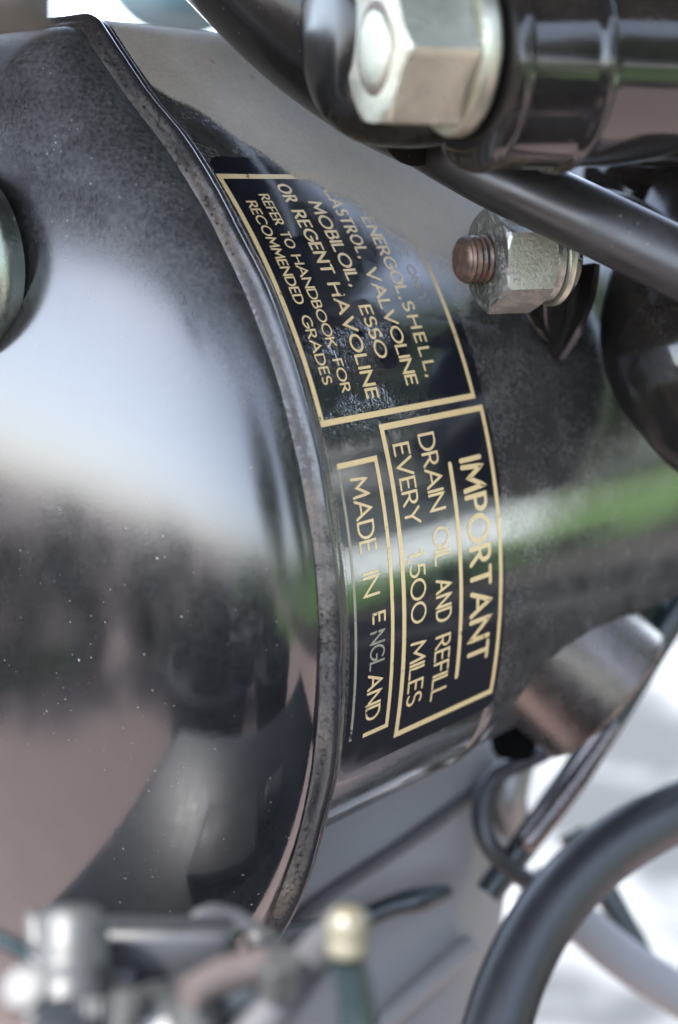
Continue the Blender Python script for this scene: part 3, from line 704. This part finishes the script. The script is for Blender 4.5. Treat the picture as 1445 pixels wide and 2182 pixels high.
obj('link_bar', tb([(an(735, 1965, 182), 2.4), (an(660, 2050, 176), 2.6), (an(590, 2140, 171), 2.7), (an(500, 2260, 166), 2.7)], 24, 8), M['dull'], gl)
kb = thing('yellowish_knob', an(745, 2040, 172), 'yellowish white knob on a dark stem at the bottom centre', 'knob')
obj('knob', lt(an(742, 2040, 170), UPV, [(0, 1.6), (.6, 2.5), (2, 2.6), (2.3, 2.45), (2.7, 2.6), (4.6, 2.5), (5.6, 1.9), (6.1, .8)], 32), M['brass'], kb)
obj('stem', tb([(an(742, 2045, 171), 2.0), (an(760, 2140, 172), 2.3), (an(770, 2260, 172), 2.4)], 20, 5), M['dark'], kb)

# ------------------------------------------------------------------ things at the left and upper edges
ck = thing('filler_knob', at(-128, 562, 205), 'round grey green metal cap at the left edge, in front of the end cap', 'cap')
kc = at(-112, 562, 210)
obj('cap_top', lathe(kc, -A_, [(-3, 14.6), (-.8, 15.1), (0, 15.5), (1.2, 15.5), (2, 15.0), (2.5, 13), (2.7, 6), (2.7, .3)], 72), M['knob'], ck)
obj('neck', lathe(kc, A_, [(2.5, 9), (6, 9)], 48), M['frame'], ck)
ph = thing('pale_housing', at(20, 40, 132), 'pale grey housing far out of focus in the upper left corner', 'housing')
obj('shell', box(at(-20, -62, 132), RT*5*MM, UPV*4.6*MM, FW*6*MM), M['shell'], ph, bevel=1.5)
bl = thing('sky_panel', at(340, 40, 470), 'pale blue rounded panel added in place of the sky above the tank', 'panel')  # added panel standing in for the sky above the tank
M['blue'] = plain('sky_panel_blue', (.05, .095, .115), .25, .06, 20)  # sky colour given to the added panel
obj('panel', ball(at(385, -62, 480), (26, 14, 22), 40, 20), M['blue'], bl)

# saddle over the tank: only its reflection shows
sdl = thing('saddle', tk(40, 20, 185), 'black leather saddle overhanging the top of the oil tank', 'saddle')
M['leather'] = plain('black_leather', (.014, .013, .012), .55, .3, 200)
poly = [tk(n, a, 180) for n, a in ((-260, -60), (-140, 40), (27, 105), (103, 159), (150, 212), (220, 230), (250, 100), (235, -20), (240, -120), (130, -195), (5, -262), (-120, -310), (-260, -330))]
obj('seat_pad', prism(poly, Z_*50*MM), M['leather'], sdl, bevel=7)

tb = thing('added_dark_box', V((.55, .40, .25)), 'unseen black box right of the tank, added to darken its reflection', 'added_dark_box')  # unseen box added to darken the drum's lower reflection
t1, t2 = V((.5, -.86, 0)), V((.86, .5, 0))
obj('box_body', box(V((.55, .40, .40)), t1*.24, t2*.06, V((0, 0, .12))), M['tab'], tb, bevel=25)
obj('lid_strap', box(V((.55, .40, .40))-t2*.061, t1*.012, t2*.002, V((0, 0, .11))), M['tab'], tb, bevel=1)
ac = thing('added_dark_block', CAM + (RT*20 - UPV*155 + FW*170)*MM, 'unseen black box below the camera view, added to darken the end cap reflection', 'dark block')  # unseen box added to darken the lower half of the end cap
obj('box_body', box(CAM + (RT*22 - UPV*130 + FW*170)*MM, RT*114*MM, UPV*26*MM, FW*55*MM), M['rubber'], ac, bevel=9)
obj('grey_block', box(CAM + (RT*-18 - UPV*100 + FW*178)*MM, RT*20*MM, UPV*5*MM, FW*14*MM), M['dull'], ac, bevel=2)  # grey blocks added for the paler shapes in that reflection
obj('grey_block_small', box(CAM + (RT*22 - UPV*101 + FW*172)*MM, RT*12*MM, UPV*4*MM, FW*9*MM), M['dull'], ac, bevel=2)
for px_, py_, lab in ((-.30, -.60, 'left'), (.30, -.66, 'right')):  # unseen planters added behind the camera to darken the end cap's reflection
    pp = V((px_, py_, 0))
    pt_ = thing('added_planter', pp, 'unseen black planter with a low dark shrub, added to darken the end cap reflection, %s one of two' % lab, 'planter', 'added planters behind the camera')
    obj('pot', lathe(pp, Z_, [(0, 190), (20, 200), (380, 255), (400, 275), (430, 278), (440, 268), (442, 245), (400, 240)], 48), M['tab'], pt_)
    obj('shrub', leaves(pp+V((0, 0, .44)), (.2, .2, .10), 1500, .035, 14), M['yew'], pt_, smooth=0)
